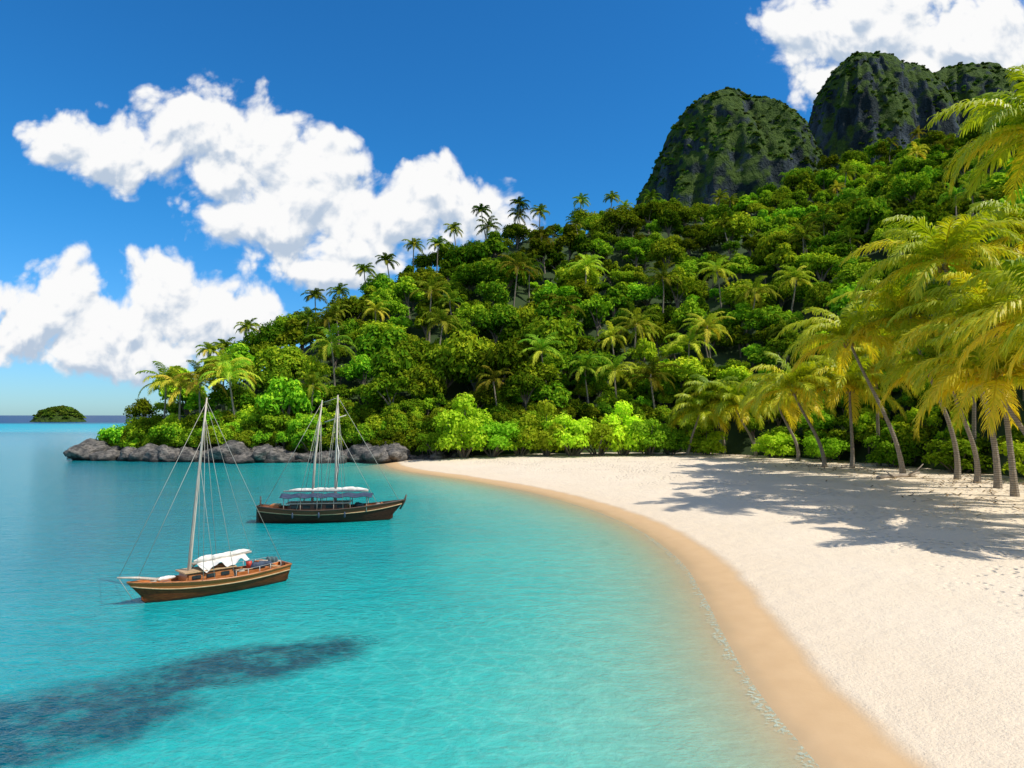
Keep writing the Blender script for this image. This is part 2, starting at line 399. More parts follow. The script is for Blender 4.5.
# ---- sample hill by area
rng=np.random.default_rng(5)
HVa=np.array(hv).reshape(nS,nT,3)
e1=HVa[1:,:-1]-HVa[:-1,:-1]; e2=HVa[:-1,1:]-HVa[:-1,:-1]
area=np.linalg.norm(np.cross(e1,e2),axis=2)
area[:, int(nT*.73):]=0
wgt=(area/area.sum()).ravel()
cand=rng.choice(len(wgt),16000,p=wgt)
cells={}; pts=[];rots=[];scs=[];idx=[]
for c in cand:
    i,j=divmod(int(c),nT-1); s=(i+rng.random())/(nS-1)*(len(HT)-1); t=1.5*(j+rng.random())/(nT-1)
    x,y,z=hill(s,max(t,.012))
    md=2.8 if y<140 and x<80 else 3.5
    if x>.86*max(y,1)+8: md=5.5
    key=(int(x//5.5),int(y//5.5)); ok=True
    for a in (-1,0,1):
        for b in (-1,0,1):
            for q in cells.get((key[0]+a,key[1]+b),()):
                if (q[0]-x)**2+(q[1]-y)**2<md*md: ok=False
    if not ok: continue
    cells.setdefault(key,[]).append((x,y))
    sc=rng.choice([.5,.75,.95,1.3])*rng.uniform(.85,1.15)*(1.0 if t<.9 else .85)
    if t<.06: sc=rng.uniform(.5,.8)
    if s<1.2: sc=min(sc,.45+.35*s)
    ispalm=rng.random()<.07 and t>.04 and s>1.2
    if ispalm:
        pts.append((x,y,z-.3)); sc=rng.uniform(.85,1.25); idx.append(5+int(rng.integers(3)))
        rots.append((0,0,rng.random()*6.28)); scs.append((sc,sc,sc*rng.uniform(.95,1.3)))
    else:
        pts.append((x,y,z+ (2.3*sc if t>.06 else .8)*rng.uniform(.5,1.3))); idx.append(int(rng.integers(5)))
        rots.append((rng.normal()*.15,rng.normal()*.15,rng.random()*6.28)); scs.append((sc,sc,sc*rng.uniform(.8,1.4)))
# understorey filling the forest edge
for k in range(380):
    s=.5+rng.random()*12; t=rng.uniform(.015,.13); x,y,z=hill(s,t)
    sc=rng.uniform(.35,.65)*(.7 if s<1.3 else 1); pts.append((x,y,z+rng.uniform(.2,1.6))); idx.append(int(rng.integers(5))); rots.append((0,0,rng.random()*6)); scs.append((sc,sc,sc*1.2))
print('hill trees',len(pts))
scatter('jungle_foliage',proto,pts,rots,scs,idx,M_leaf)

# skyline palms and emergent palms
M_fr=[M_frondfar,M_bark,M_coco]
for k,(s,t,hh) in enumerate([(2.0,1.0,8.0),(2.35,.97,7.2),(2.8,.98,8.8),(3.9,.98,9.4),(4.2,1.0,8.6),(4.55,.98,9),(5.15,.99,8.6),(5.8,1,9.1),(6.2,1,10.4),(6.65,1,10.0),(7.5,1,9.6),(4.9,.9,8.6),(5.5,.93,8.6),(7.0,.95,8),(7.9,1,7.5),
      (2.1,.12,8),(2.9,.10,8),(3.5,.08,8.5),(4.6,.22,8.5),(5.6,.42,9),(6.7,.45,9.5),(7.6,.42,9.5),(7.3,.28,8.5),(8.2,.15,8),(8.9,.1,8),(8.6,.34,8.5),(9.3,.3,8.5),(9.2,.12,8.5),(7.2,.10,8.0),(3.2,.14,8.5),(2.5,.08,7.5),(9.6,.2,8.5),(8.0,.05,7.5),(8.5,.04,7.5)]):
    x,y,z=hill(s,t)
    lean=random.uniform(-1,1)
    o=palm('distant_palm_tree',500+k,(lean*1.2,random.uniform(-1,0),hh),nf=17,L=2.8 if t>.8 else 4.6,npair=26,lw=.15,ll=.85 if t>.8 else 1.0,yel=.12+.4*random.random()*(t<.8),r0=.17,r1=.1,mats=M_fr,coco=False)
    o.location=(x,y,z-.2)

# ------------------------------------------------------------------ grove palms
grove=[ # base x,y  top dx,dy,z  L yel
 (33.6,47.5,-4.2,-1.5,16.4,6.4,.36),
 (35.0,54.0,-4.5,-2,13.4,5.8,.32),
 (32.8,57.5,-4.8,-1,12.3,5.8,.34),
 (32.2,65.0,-.5,-1,8.6,5.2,.44),
 (30.3,66.5,-3.4,-1,8.6,5.6,.38),
 (31.2,75.0,-2.0,0,7.6,5.0,.28),
 (29.5,83.0,-2.4,0,7.2,4.8,.20),
 (36.4,68.0,-1.2,-2,11.0,5.4,.34),
 (34.5,51.0,-3.2,-2.0,9.4,5.6,.46),
 (31.5,43.0,-1.8,-1.0,11.6,6.2,.42),
 (38.0,50.0,-1.0,-2.0,19.0,5.8,.20),
 (38.0,39.0,-8.6,-2.0,21.8,6.0,.24),
 (30.2,33.5,-3.0,0,10.5,6.0,.38),
 (27.6,27.5,-2.4,0,9.8,5.4,.34),
 (30.5,38.5,-2.5,1,8.0,5.6,.48),
 (40.5,60.0,-1,-2,15.0,5.4,.24),
 (22.0,86.0,1.5,-1,6.5,4.6,.2),
 (27.0,87.5,-1.5,-1,8.5,4.6,.2)]
for k,(x,y,dx,dy,z,L,yl) in enumerate(grove):
    g=float(beach_h(shore_dist(np.array([[x]]),np.array([[y]])))[0,0])
    o=palm('palm_tree',700+k,(dx,dy,z-g),nf=25,L=L,npair=48,lw=.15,ll=1.4,yel=yl)
    o.location=(x,y,g-.05)

# shrubs along the back of the beach
rngs=np.random.default_rng(9); sm=[]
for i in range(3):
    cs=[];rs=[]
    for k in range(20):
        a=rngs.random()*6.28; r=2.2*math.sqrt(rngs.random()); h=.9+(1-(r/2.8)**2)*3.2*rngs.random()
        cs.append((r*math.cos(a),r*math.sin(a),h)); rs.append(rngs.uniform(.7,1.15))
    A=Acc(); v,f,t=leaf_quads(rngs,cs,rs,4000,.34); A.add(v,f,0,t)
    for c in cs[:9]:
        v,f=tube_mesh([(0,0,-.3),(c[0]*.5,c[1]*.5,c[2]*.5),c],[.12,.08,.03],5); A.add(v,f,1)
    o=A.obj('s',[M_shrub,M_tbark],link=False); sm.append(o.data)
for k,(x,y,s) in enumerate([(-9.5,86.5,.9),(-6,85.5,1.55),(-2.5,86.5,1.35),(1,87.5,1.1),(4.3,86.2,1.3),(7.5,85.8,1.35),(10.8,86.2,1.25),(14.0,86.3,1.3),(17.2,86.0,1.15),(20,87,1.0),(24.5,86.5,.95),(31.0,80.5,.9),(34,74,.85),(37,66.5,.9),(39,60,1.0),(40.5,52,1.0),(41,45,1.1),(42,37,1.2)]):
    o=bpy.data.objects.new('beach_shrub',sm[k%3]); COL.objects.link(o)
    o.location=(x,y,.7); o.scale=(s,s*.95,s*random.uniform(.95,1.15)); o.rotation_euler=(0,0,random.random()*6)

# ------------------------------------------------------------------ rocks
import bmesh
def ico(sub):
    bm=bmesh.new(); bmesh.ops.create_icosphere(bm,subdivisions=sub,radius=1)
    v=np.array([q.co[:] for q in bm.verts]); f=[tuple(x.index for x in q.verts) for q in bm.faces]; bm.free(); return v,f
IV,IF=ico(4)
def rock(A,rng,c,s):
    off=Vector(rng.normal(size=3)*20); vs=[]
    rot=Matrix.Rotation(rng.random()*6.28,3,'Z')@Matrix.Rotation(rng.normal()*.3,3,'X')
    for v in IV:
        q=Vector(v); n=mnoise.noise(q*1.1+off)*.5+mnoise.noise(q*2.6+off)*.2+abs(mnoise.noise(q*5+off))*.14
        q=q*(1+n); q=Vector((q.x*s[0],q.y*s[1],q.z*s[2])); vs.append(rot@q+Vector(c))
    A.add(vs,IF,0)
A=Acc(); rr=np.random.default_rng(12)
path=[(-59,96),(-55,93.3),(-49,91.3),(-42,89.5),(-32,88.3),(-20,87.8),(-11,87),(-4,87.6)]
for k in range(115):
    u=rr.random()**.85*(len(path)-1.01); i=int(u); f=u-i; x=path[i][0]*(1-f)+path[i+1][0]*f; y=path[i][1]*(1-f)+path[i+1][1]*f
    b=rr.uniform(.4,2.1)*(1.0 if x<-15 else .5)
    rock(A,rr,(x+rr.normal()*.6,y+rr.uniform(-1.4,1.2),rr.uniform(-.1,.9)*b*.45),(b*rr.uniform(.9,1.7),b,b*rr.uniform(.5,.95)))
for (x,y,b) in [(-57,91.5,.7),(-54,90.5,.5),(-60.5,95,.7)]:
    rock(A,rr,(x,y,0),(b*1.5,b,b*.6))
m,nt=new_mat('shore_rock'); p=POS(nt); sp=N(nt,'ShaderNodeSeparateXYZ'); nt.links.new(p,sp.inputs[0])
n=NOISE(nt,p,.9,6,.65); c=MIX(nt,MR(nt,n,.3,.7),(.05,.05,.05),(.27,.24,.21))
c=MIX(nt,MR(nt,NOISE(nt,SCALEV(nt,p,(1,1,2.5)),2.0,4),.46,.60,0,.7),c,(.03,.03,.03))
c=MIX(nt,MR(nt,M(nt,'ADD',sp.outputs[2],M(nt,'MULTIPLY',n,.6)),.45,.95,1,0),c,(.022,.02,.018))
OUT(nt,PRINC(nt,c,.8,BUMP(nt,NOISE(nt,p,3,6,.7),1,.3)).outputs[0])
A.obj('shore_rocks',[m],smooth=True)
cp=[];cr_=[];cs_=[];ci_=[]
for k in range(100):
    u=.5+rr.random()*(len(path)-1.51); i=int(u); f=u-i; x=path[i][0]*(1-f)+path[i+1][0]*f; y=path[i][1]*(1-f)+path[i+1][1]*f
    s=rr.uniform(.28,.5); cp.append((x+rr.normal()*.4,y+rr.uniform(1.4,3.0),rr.uniform(1.2,2.6))); cr_.append((0,0,rr.random()*6)); cs_.append((s,s,s)); ci_.append(int(rr.integers(5)))
scatter('shore_undergrowth',proto,cp,cr_,cs_,ci_,M_leaf)

# ------------------------------------------------------------------ mountains
m,nt=new_mat('mountain_rock'); p=POS(nt); ge=N(nt,'ShaderNodeNewGeometry'); sp=N(nt,'ShaderNodeSeparateXYZ'); nt.links.new(ge.outputs['Normal'],sp.inputs[0])
st=NOISE(nt,SCALEV(nt,p,(.09,.09,.018)),1,6,.65); n=NOISE(nt,p,.05,5,.6)
rk=MIX(nt,MR(nt,st,.42,.70),(.012,.024,.028),(.075,.10,.125))  # blue cast in the rock colour stands in for distance haze
gr=MIX(nt,NOISE(nt,p,.25,4,.7),(.018,.048,.010),(.10,.16,.016))
g=MR(nt,M(nt,'ADD',sp.outputs[2],M(nt,'MULTIPLY',M(nt,'SUBTRACT',n,.5),2.2)),.14,.42)
OUT(nt,PRINC(nt,MIX(nt,g,rk,gr),.9,BUMP(nt,M(nt,'ADD',st,NOISE(nt,p,.3,4,.7)),1,6),spec=.2).outputs[0]); M_mtn=m
def mountain(name,parts,seed):
    """each part: cx,cy,base z,height,rx,ry,power,(lean x)"""
    A=Acc(); P=[];
    na,nz=260,120
    for (cx,cy,zb,H,rx,ry,pw,lean) in parts:
        V=[]
        for j in range(nz):
            t=j/(nz-1); tt=math.sin(t*math.pi/2)
            r=(1-tt**pw)**(1/2.0)*(1+.18*(1-tt))
            for i in range(na):
                a=2*math.pi*i/na; ca,sa=math.cos(a),math.sin(a)
                q=Vector((ca*2.2,sa*2.2,tt*.7+seed+cx*.01))
                rib=1+.08*mnoise.noise(q)+.08*(abs(mnoise.noise(q*2.3)))-.11*abs(mnoise.noise(Vector((ca*6,sa*6,tt*1.2+seed))))
                x=cx+ca*rx*r*rib+lean*tt; y=cy+sa*ry*r*rib; z=zb+H*tt
                d=mnoise.fractal(Vector((x*.035,y*.035,z*.015)),.8,2.0,5)*6*min(1,r*2+.2)
                V.append((x+ca*d,y+sa*d,z+mnoise.fractal(Vector((x*.03,y*.03,seed)),.8,2.0,4)*4.5))
        F=[]
        for j in range(nz-1):
            for i in range(na): F.append((j*na+i,j*na+(i+1)%na,(j+1)*na+(i+1)%na,(j+1)*na+i))
        A.add(V,F,0)
    o=A.obj(name,[M_mtn],smooth=True)
    me=o.data; nr=np.zeros(len(me.polygons)*3); me.polygons.foreach_get('normal',nr); nr=nr.reshape(-1,3)
    ce=np.zeros(len(me.polygons)*3); me.polygons.foreach_get('center',ce); ce=ce.reshape(-1,3)
    ar=np.zeros(len(me.polygons)); me.polygons.foreach_get('area',ar)
    return nr,ce,ar
pts=[];rots=[];scs=[];idx=[]
def cover(res,n,smin,smax,thr=.25):
    nr,ce,ar=res; r2=np.random.default_rng(3)
    k=r2.choice(len(ar),n*4,p=ar/ar.sum()); c=0
    for q in k:
        nz=nr[q][2]; nn=mnoise.fractal(Vector(ce[q]*.02),.9,2,3)
        if nz+nn*.8+r2.normal()*.10<thr: continue
        s=r2.uniform(smin,smax); pts.append(tuple(ce[q]-nr[q]*s*.8)); rots.append((r2.normal()*.2,r2.normal()*.2,r2.random()*6.28)); scs.append((s,s,s)); idx.append(int(r2.integers(3))); c+=1
        if c>n: break
d1=mountain('mountain',[(147,450,60,160,64,60,3.0,0)],1.3)
d2=mountain('mountain',[(306,600,70,258,52,60,3.8,6),(348,610,70,250,62,65,5.0,0),(404,615,70,252,76,70,6,4),(266,600,60,182,34,40,3,10)],7.7)
cover(d1,1700,.4,.75,.22); cover(d2,2600,.5,.95,.22)
nn=60; V=[]
for i in range(nn):
    for j in range(24):
        x=20+i*9; y=240+j*20
        z=(40+ (x-60)*.24+ 8*mnoise.noise(Vector((x*.02,y*.02,3))))*min(1,(j+1)/6)*min(1,i/8)
        V.append((x,y,max(z,-1)))
sh=mk('mountain_foothills',V,grid_faces(nn,24),M_soil,smooth=True)
me=sh.data; nr=np.array([q.normal[:] for q in me.polygons]); ce=np.array([q.center[:] for q in me.polygons]); ar=np.array([q.area for q in me.polygons])
r2=np.random.default_rng(8)
for q in r2.choice(len(ar),1200,p=ar/ar.sum()):
    s=r2.uniform(1,1.7); c0=ce[q]+np.array([r2.uniform(-4.5,4.5),r2.uniform(-10,10),1]); pts.append(tuple(c0)); rots.append((0,0,r2.random()*6)); scs.append((s,s,s)); idx.append(int(r2.integers(3)))
def island(name,cx,cy,rx,ry,H,seed):
    V=[];na,nr_=60,16
    for j in range(nr_):
        for i in range(na):
            a=2*math.pi*i/na; r=1-j/(nr_-1)
            x=cx+math.cos(a)*rx*r; y=cy+math.sin(a)*ry*r
            z=H*(1-r**2.2)*(1+.35*mnoise.noise(Vector((x*.05,y*.05,seed))))-.5
            V.append((x,y,z))
            if r<.92 and random.random()<.35:
                s=random.uniform(.4,.8); pts.append((x,y,z+.5)); rots.append((0,0,i)); scs.append((s,s,s)); idx.append(i%3)
    F=[(j*na+i,j*na+(i+1)%na,(j+1)*na+(i+1)%na,(j+1)*na+i) for j in range(nr_-1) for i in range(na)]
    mk(name,V,F,M_mtn,smooth=True)
island('island',-398,600,23,18,11.5,2)
scatter('mountain_foliage',proto2,pts,rots,scs,idx,M_leafdk)

# ------------------------------------------------------------------ boats
def simple(name,col,rough=.6,nscale=0,col2=None,spec=.5,stretch=(1,1,1),bump=0,metal=0):
    m,nt=new_mat(name); c=col; nrm=None
    if nscale:
        n=NOISE(nt,SCALEV(nt,OBJ(nt),stretch),nscale,5,.6); c=MIX(nt,MR(nt,n,.3,.7),col,col2)
        if bump: nrm=BUMP(nt,n,.6,bump)
    OUT(nt,PRINC(nt,c,rough,nrm,metal,spec).outputs[0]); return m
W_varn=simple('varnished_wood',(.26,.08,.02),.35,5,(.52,.20,.06),stretch=(.5,4,6))
W_deck=simple('deck_planks',(.40,.25,.12),.6,6,(.58,.40,.22),stretch=(.4,6,3))
W_dark=simple('dark_wood',(.035,.02,.013),.5,5,(.10,.055,.03),stretch=(.5,4,6))
W_spar=simple('spar_wood',(.42,.36,.29),.5,8,(.58,.52,.44),stretch=(3,3,.4))
C_sail=simple('sail_canvas',(.62,.59,.53),.8,4,(.80,.77,.72),bump=.03)
C_navy=simple('navy_tarp',(.02,.035,.07),.7,4,(.045,.07,.12),bump=.02)
C_rope=simple('rigging_rope',(.40,.38,.33),.8)
C_white=simple('white_paint',(.74,.73,.70),.4,3,(.62,.60,.56))
C_glass=simple('cabin_glass',(.02,.03,.035),.08)
C_red=simple('red_float',(.5,.05,.03),.5)
C_green=simple('gear_cloth',(.05,.11,.13),.8,5,(.10,.16,.16),bump=.02)
def hullmat(name,low,mid,top,stripe):
    m,nt=new_mat(name); o=OBJ(nt); d=ATTR(nt,'hz')  # 0 keel .. 1 sheer
    g=NOISE(nt,SCALEV(nt,o,(.6,4,9)),4,5,.65)
    c=MIX(nt,MR(nt,g,.3,.7),low,mid)
    c=MIX(nt,MR(nt,d,.80,.82),c,MIX(nt,g,top,tuple(q*1.5 for q in top)))
    c=MIX(nt,M(nt,'MULTIPLY',MR(nt,d,.765,.775),MR(nt,d,.80,.81,1,0)),c,stripe)
    fr=M(nt,'FRACT',M(nt,'MULTIPLY',d,11)); sm_=M(nt,'MULTIPLY',MR(nt,fr,0,.1,0,1),MR(nt,fr,.9,1,1,0))
    c=MIX(nt,M(nt,'MULTIPLY',M(nt,'SUBTRACT',1,sm_),.6),c,(.01,.007,.005))
    sp=N(nt,'ShaderNodeSeparateXYZ'); nt.links.new(POS(nt),sp.inputs[0])
    c=MIX(nt,MR(nt,M(nt,'ADD',sp.outputs[2],M(nt,'MULTIPLY',NOISE(nt,o,3,3),.10)),.07,.14,.8,0),c,(.02,.018,.012))
    OUT(nt,PRINC(nt,c,.45,BUMP(nt,sm_,.6,.015),spec=.2).outputs[0]); return m
H1=hullmat('hull_planking',(.11,.025,.007),(.25,.07,.016),(.42,.13,.03),(.55,.34,.16))
H2=hullmat('dark_hull_planking',(.030,.010,.006),(.085,.03,.014),(.15,.055,.024),(.45,.34,.24))
def tube(name,pts,rad,mat,par,sides=8):
    if not hasattr(rad,'__len__'): rad=[rad]*len(pts)
    v,f=tube_mesh(pts,rad,sides); return mk(name,v,f,mat,par,smooth=True)
def box(name,c,s,mat,par,bev=.02,rot=0,taper=1.0,ry=0):
    bm=bmesh.new(); bmesh.ops.create_cube(bm,size=1)
    for v in bm.verts:
        k=taper if v.co.z>0 else 1
        v.co=Vector((v.co.x*s[0]*k,v.co.y*s[1]*k,v.co.z*s[2]))
    bmesh.ops.bevel(bm,geom=bm.edges[:],offset=min(bev,min(s)*.4),segments=2,affect='EDGES')
    me=bpy.data.meshes.new(name); bm.to_mesh(me); bm.free(); me.materials.append(mat)
    o=bpy.data.objects.new(name,me); COL.objects.link(o); o.parent=par; o.location=c; o.rotation_euler=(0,ry,rot); return o
def hull(par,L,B,draft,free,bowup,sternup,rake,mat,deckdrop,rail,deckmat,sternw=.55):
    nst,nk=40,14
    def st(s):
        if s>.42: b=(1-((s-.42)/.58)**2.4)
        else: b=sternw+(1-sternw)*math.sin((s/.42)*math.pi/2)
        b=max(b,.012)*B/2
        sheer=free*(1+bowup*max(0,(s-.35)/.65)**2.2+sternup*max(0,(.45-s)/.45)**2)
        keel=-draft*(1-.35*(1-s))*(1 if s<.75 else 1-((s-.75)/.25)**2*1.25) if s>.06 else -draft*.62
        return b,sheer,keel
    def P(s,k):
        b,sh,ke=st(s); z=ke+(sh-ke)*k
        y=b*(max(k,0)**.48)
        x=L*(s-.5)+rake*(s**5)*max(0,(k-.2))-.22*(1-s)**6*(k)*rake*1.2
        return x,y,z
    V=[];F=[];hz=[]
    for sg in (1,-1):
        o=len(V)
        for i in range(nst):
            for k in range(nk):
                x,y,z=P(i/(nst-1),k/(nk-1)); V.append((x,sg*y,z)); hz.append(k/(nk-1))
        for q in grid_faces(nst,nk): F.append(tuple(o+a for a in (q if sg<0 else q[::-1])))
    tr=[k for k in range(nk)]+[nst*nk+k for k in range(nk)][::-1]; F.append(tuple(tr))
    h=mk('hull',V,F,mat,par,smooth=True,attrs={'hz':hz})
    so=h.modifiers.new('s','SOLIDIFY'); so.thickness=.035; so.offset=-1
    for sg in (1,-1):
        pts=[(P(i/30,1)[0],sg*P(i/30,1)[1],P(i/30,1)[2]+.015) for i in range(31)]
        tube('gunwale',pts,[.035*rail]*31,W_varn if mat==H1 else W_dark,par,8)
        pts=[(P(i/30,.79)[0],sg*(P(i/30,.79)[1]+.012),P(i/30,.79)[2]) for i in range(31)]
        tube('rub_rail',pts,[.022*rail]*31,W_deck,par,6)
    tp=[(P(0,1)[0],y*P(0,1)[1],P(0,1)[2]+.015) for y in (-1,-.5,0,.5,1)]; tube('transom_rail',tp,.035*rail,W_varn if mat==H1 else W_dark,par)
    V=[];F=[]
    n=30
    for i in range(n):
        s=i/(n-1)*.97; b,sh,ke=st(s); z=sh-deckdrop; k=(z-ke)/(sh-ke); x,y,_=P(s,k)
        V+= [(x,-y+.02,z),(x,0,z+.03),(x,y-.02,z)]
    for i in range(n-1):
        F+=[(3*i,3*i+3,3*i+4,3*i+1),(3*i+1,3*i+4,3*i+5,3*i+2)]
    mk('deck',V,F,deckmat,par)
    return P,st
def furled(name,a,b,r,mat,par,seed,n=40):
    V=[];F=[];a=Vector(a);b=Vector(b);sd=16
    for i in range(n):
        t=i/(n-1); c=a.lerp(b,t); env=(math.sin(min(1,t*4+.15)*1.57))*(math.sin(min(1,(1-t)*5+.1)*1.57))
        pin=1-.22*max(0,math.cos(t*math.pi*2*6))**6
        for k in range(sd):
            an=2*math.pi*k/sd; w=1+.30*mnoise.noise(Vector((math.cos(an)*1.5,math.sin(an)*1.5,t*7+seed)))
            rr_=r*env*pin*w*(1-.35*t)
            V.append((c.x,c.y+math.sin(an)*rr_*.75,c.z+math.cos(an)*rr_*(1.15 if math.cos(an)>0 else .7)))
    for i in range(n-1):
        for k in range(sd): F.append((i*sd+k,i*sd+(k+1)%sd,(i+1)*sd+(k+1)%sd,(i+1)*sd+k))
    return mk(name,V,F,mat,par,smooth=True)
def coil(name,c,r,par):
    pts=[(c[0]+math.cos(i*.5)*(r-.0009*i),c[1]+math.sin(i*.5)*(r-.0009*i),c[2]+.0012*i) for i in range(60)]
    tube(name,pts,.014,C_rope,par,5)

# ---- boat 1: single-masted wooden sloop, bow towards camera-left
b1=bpy.data.objects.new('sailboat',None); COL.objects.link(b1)
P,st=hull(b1,5.0,1.75,.42,.50,.42,.18,.55,H1,.12,1.0,W_deck,.62)
box('cabin',(.35,0,.62),(1.7,.98,.34),W_varn,b1,.05,taper=.93)
box('cabin_roof',(.35,0,.81),(1.84,1.06,.045),W_deck,b1,.02)
for sg in (-1,1):
    for k in range(3): box('cabin_window',(-.15+.5*k,sg*.485,.64),(.30,.03,.13),C_glass,b1,.01)
box('cabin_hatch',(-.15,0,.86),(.5,.5,.06),W_varn,b1,.02)
box('cockpit_well',(-1.3,0,.442),(1.3,.95,.02),W_dark,b1,.005)
for sg in (-1,1):
    box('cockpit_coaming',(-1.3,sg*.52,.51),(1.5,.05,.20),W_varn,b1,.015)
    box('cockpit_bench',(-1.3,sg*.36,.52),(1.3,.24,.05),W_deck,b1,.015)
box('aft_seat',(-2.08,0,.57),(.25,.85,.06),W_deck,b1,.02)
box('fore_hatch',(1.75,0,.54),(.42,.42,.07),W_varn,b1,.02)
MT=(.38,0,6.6)
def mp(z): return (1.0-.62*((z-.2)/6.4)**1.1,0,z)
tube('mast',[mp(.2),mp(1.5),mp(3),mp(5),MT],[.07,.068,.06,.045,.028],W_spar,b1,10)
tube('boom',[(.85,0,1.02),(-1.3,0,1.16)],[.045,.035],W_spar,b1)
furled('furled_sail',(.8,0,1.10),(-1.25,0,1.22),.11,C_sail,b1,3)
V=[];F=[]
for i in range(34):
    for k in range(19):
        u=i/33;w=k/18-.5
        sag=.05*math.sin(u*15+w*5)+.035*math.sin(u*31-w*9)
        V.append((.70-u*1.75,w*1.15*(1-.2*u),1.04+.09*u-abs(w)*.32*(1+.35*math.sin(u*11+(1 if w>0 else 3)))+sag*abs(w)*2+.02*mnoise.noise(Vector((u*9,w*7,2)))))
mk('sail_cover',V,grid_faces(34,19),C_sail,b1,smooth=True)
tube('bowsprit',[(1.9,0,.66),(2.6,0,.82),(3.25,0,.92)],[.055,.045,.03],W_spar,b1)
sr=.009
tube('forestay',[mp(6.45),(3.2,0,.92)],sr,C_rope,b1,4); tube('inner_forestay',[mp(5.2),(2.6,0,.84)],sr,C_rope,b1,4)
tube('bobstay',[(3.2,0,.9),(2.75,0,.15)],sr,C_rope,b1,4)
tube('backstay',[mp(6.5),(-2.5,0,.66)],sr,C_rope,b1,4)
for sg in (-1,1):
    tube('shroud',[mp(6),(.75,sg*.86,.59)],sr,C_rope,b1,4); tube('lower_shroud',[mp(4.4),(.35,sg*.86,.56)],sr,C_rope,b1,4)
    tube('aft_shroud',[mp(6),(-.35,sg*.84,.56)],sr,C_rope,b1,4)
    for k in range(5):
        x=-2.2+.45*k; yb=st((x+2.5)/5)[0]-.02; zs=st((x+2.5)/5)[1]; tube('stanchion',[(x,sg*yb,zs),(x,sg*yb,zs+.22)],.010,C_white,b1,5)
    tube('lifeline',[(-2.2+.45*k,sg*(st((.3+.45*k)/5)[0]-.02),st((.3+.45*k)/5)[1]+.22) for k in range(5)],.007,C_rope,b1,4)
tube('topping_lift',[mp(6.4),(-1.27,0,1.18)],.006,C_rope,b1,4)
tube('halyard',[mp(6.1),(1.06,.09,.6)],.007,C_rope,b1,4)
tube('tiller',[(-2.45,0,.68),(-2.0,0,.76),(-1.6,0,.80)],[.03,.025,.018],W_spar,b1)
box('rudder',(-2.62,0,.12),(.28,.05,.95),W_dark,b1,.015)
furled('rolled_tarp',(-1.15,.3,.68),(-2.0,.3,.70),.14,C_navy,b1,8,24)
box('wooden_crate',(-1.75,-.3,.66),(.36,.28,.22),W_varn,b1,.015,.2)
tube('bucket',[(-1.35,-.35,.55),(-1.35,-.35,.78)],[.09,.12],C_red,b1,12)
furled('folded_cloth',(-1.9,-.1,.72),(-2.25,.25,.78),.17,C_green,b1,15,16)
furled('headsail_bundle',(2.0,.1,.68),(1.35,-.15,.66),.08,C_sail,b1,21,24)
coil('rope_coil',(2.15,.05,.6),.13,b1); coil('rope_coil_aft',(-.85,.2,.56),.12,b1)
b1.location=(-10.1,23.6,0); b1.rotation_euler=(math.radians(2),0,math.radians(223)); b1.scale=(.93,.93,1.0)

# ---- boat 2: two-masted dark hull with long awning, bow to the right
b2=bpy.data.objects.new('sailboat',None); COL.objects.link(b2)
P,st=hull(b2,7.2,2.1,.5,.68,.62,.35,.85,H2,.14,1.3,W_deck,.45)
box('deckhouse',(-.5,0,.80),(3.3,1.25,.46),W_dark,b2,.05,taper=.95)
for sg in (-1,1):
    for k in range(5): box('deckhouse_window',(-1.75+.62*k,sg*.625,.86),(.40,.03,.18),C_glass,b2,.01)
    for k in range(6): tube('awning_post',[(-2.35+.9*k,sg*.72,.55),(-2.35+.9*k,sg*.68,1.45)],.022,W_spar,b2,6)
box('deckhouse_roof',(-.5,0,1.06),(3.5,1.4,.06),W_spar,b2,.02)
V=[];F=[]
for i in range(30):
    for k in range(13):
        u=i/29;w=k/12-.5
        V.append((-2.55+u*5.0,w*1.75,1.56-w*w*.55+.035*math.cos(u*math.pi*2*5.5)-.02*math.sin(w*11)))
a=mk('awning',V,grid_faces(30,13),C_navy,b2,smooth=True); q=a.modifiers.new('s','SOLIDIFY'); q.thickness=.03
furled('furled_main_sail',(2.2,0,1.72),(-2.2,0,1.76),.15,C_sail,b2,31,60)
tube('main_boom',[(2.2,0,1.66),(-2.5,0,1.70)],.04,W_spar,b2)
tube('main_mast',[(.35,0,.4),(.38,0,3.5),(.42,0,7.15)],[.085,.075,.035],W_spar,b2,10)
tube('fore_mast',[(-.95,0,.4),(-.8,0,3.5),(-.45,0,6.85)],[.08,.07,.032],W_spar,b2,10)
V=[]
for i in range(24):
    for k in range(7):
        u=i/23;w=k/6-.5; V.append((.42+ .13*math.sin(u*3.1)*(w+.5)+.02*math.sin(u*20),.10*math.sin(w*6+u*5),1.8+u*2.9))
mk('brailed_sail',V,grid_faces(24,7),C_sail,b2,smooth=True)
for sg in (-1,1):
    tube('shroud',[(.42,0,6.9),(.9,sg*1.0,.75)],.012,C_rope,b2,4); tube('shroud_aft',[(.42,0,6.9),(-.3,sg*1.0,.72)],.012,C_rope,b2,4)
    tube('mizzen_shroud',[(-.45,0,6.6),(-1.6,sg*.98,.78)],.012,C_rope,b2,4); tube('mizzen_shroud_fore',[(-.5,0,5.6),(-.5,sg*1.0,.75)],.012,C_rope,b2,4)
tube('forestay',[(.42,0,7.05),(3.9,0,1.16)],.012,C_rope,b2,4); tube('inner_forestay',[(.4,0,5.2),(2.7,0,.95)],.012,C_rope,b2,4)
tube('backstay',[(-.45,0,6.75),(-3.5,0,1.0)],.012,C_rope,b2,4); tube('triatic_stay',[(-.45,0,6.7),(.42,0,7.0)],.012,C_rope,b2,4)
tube('yard',[(-.3,.05,5.6),(.9,.05,6.0)],.03,W_spar,b2,6)
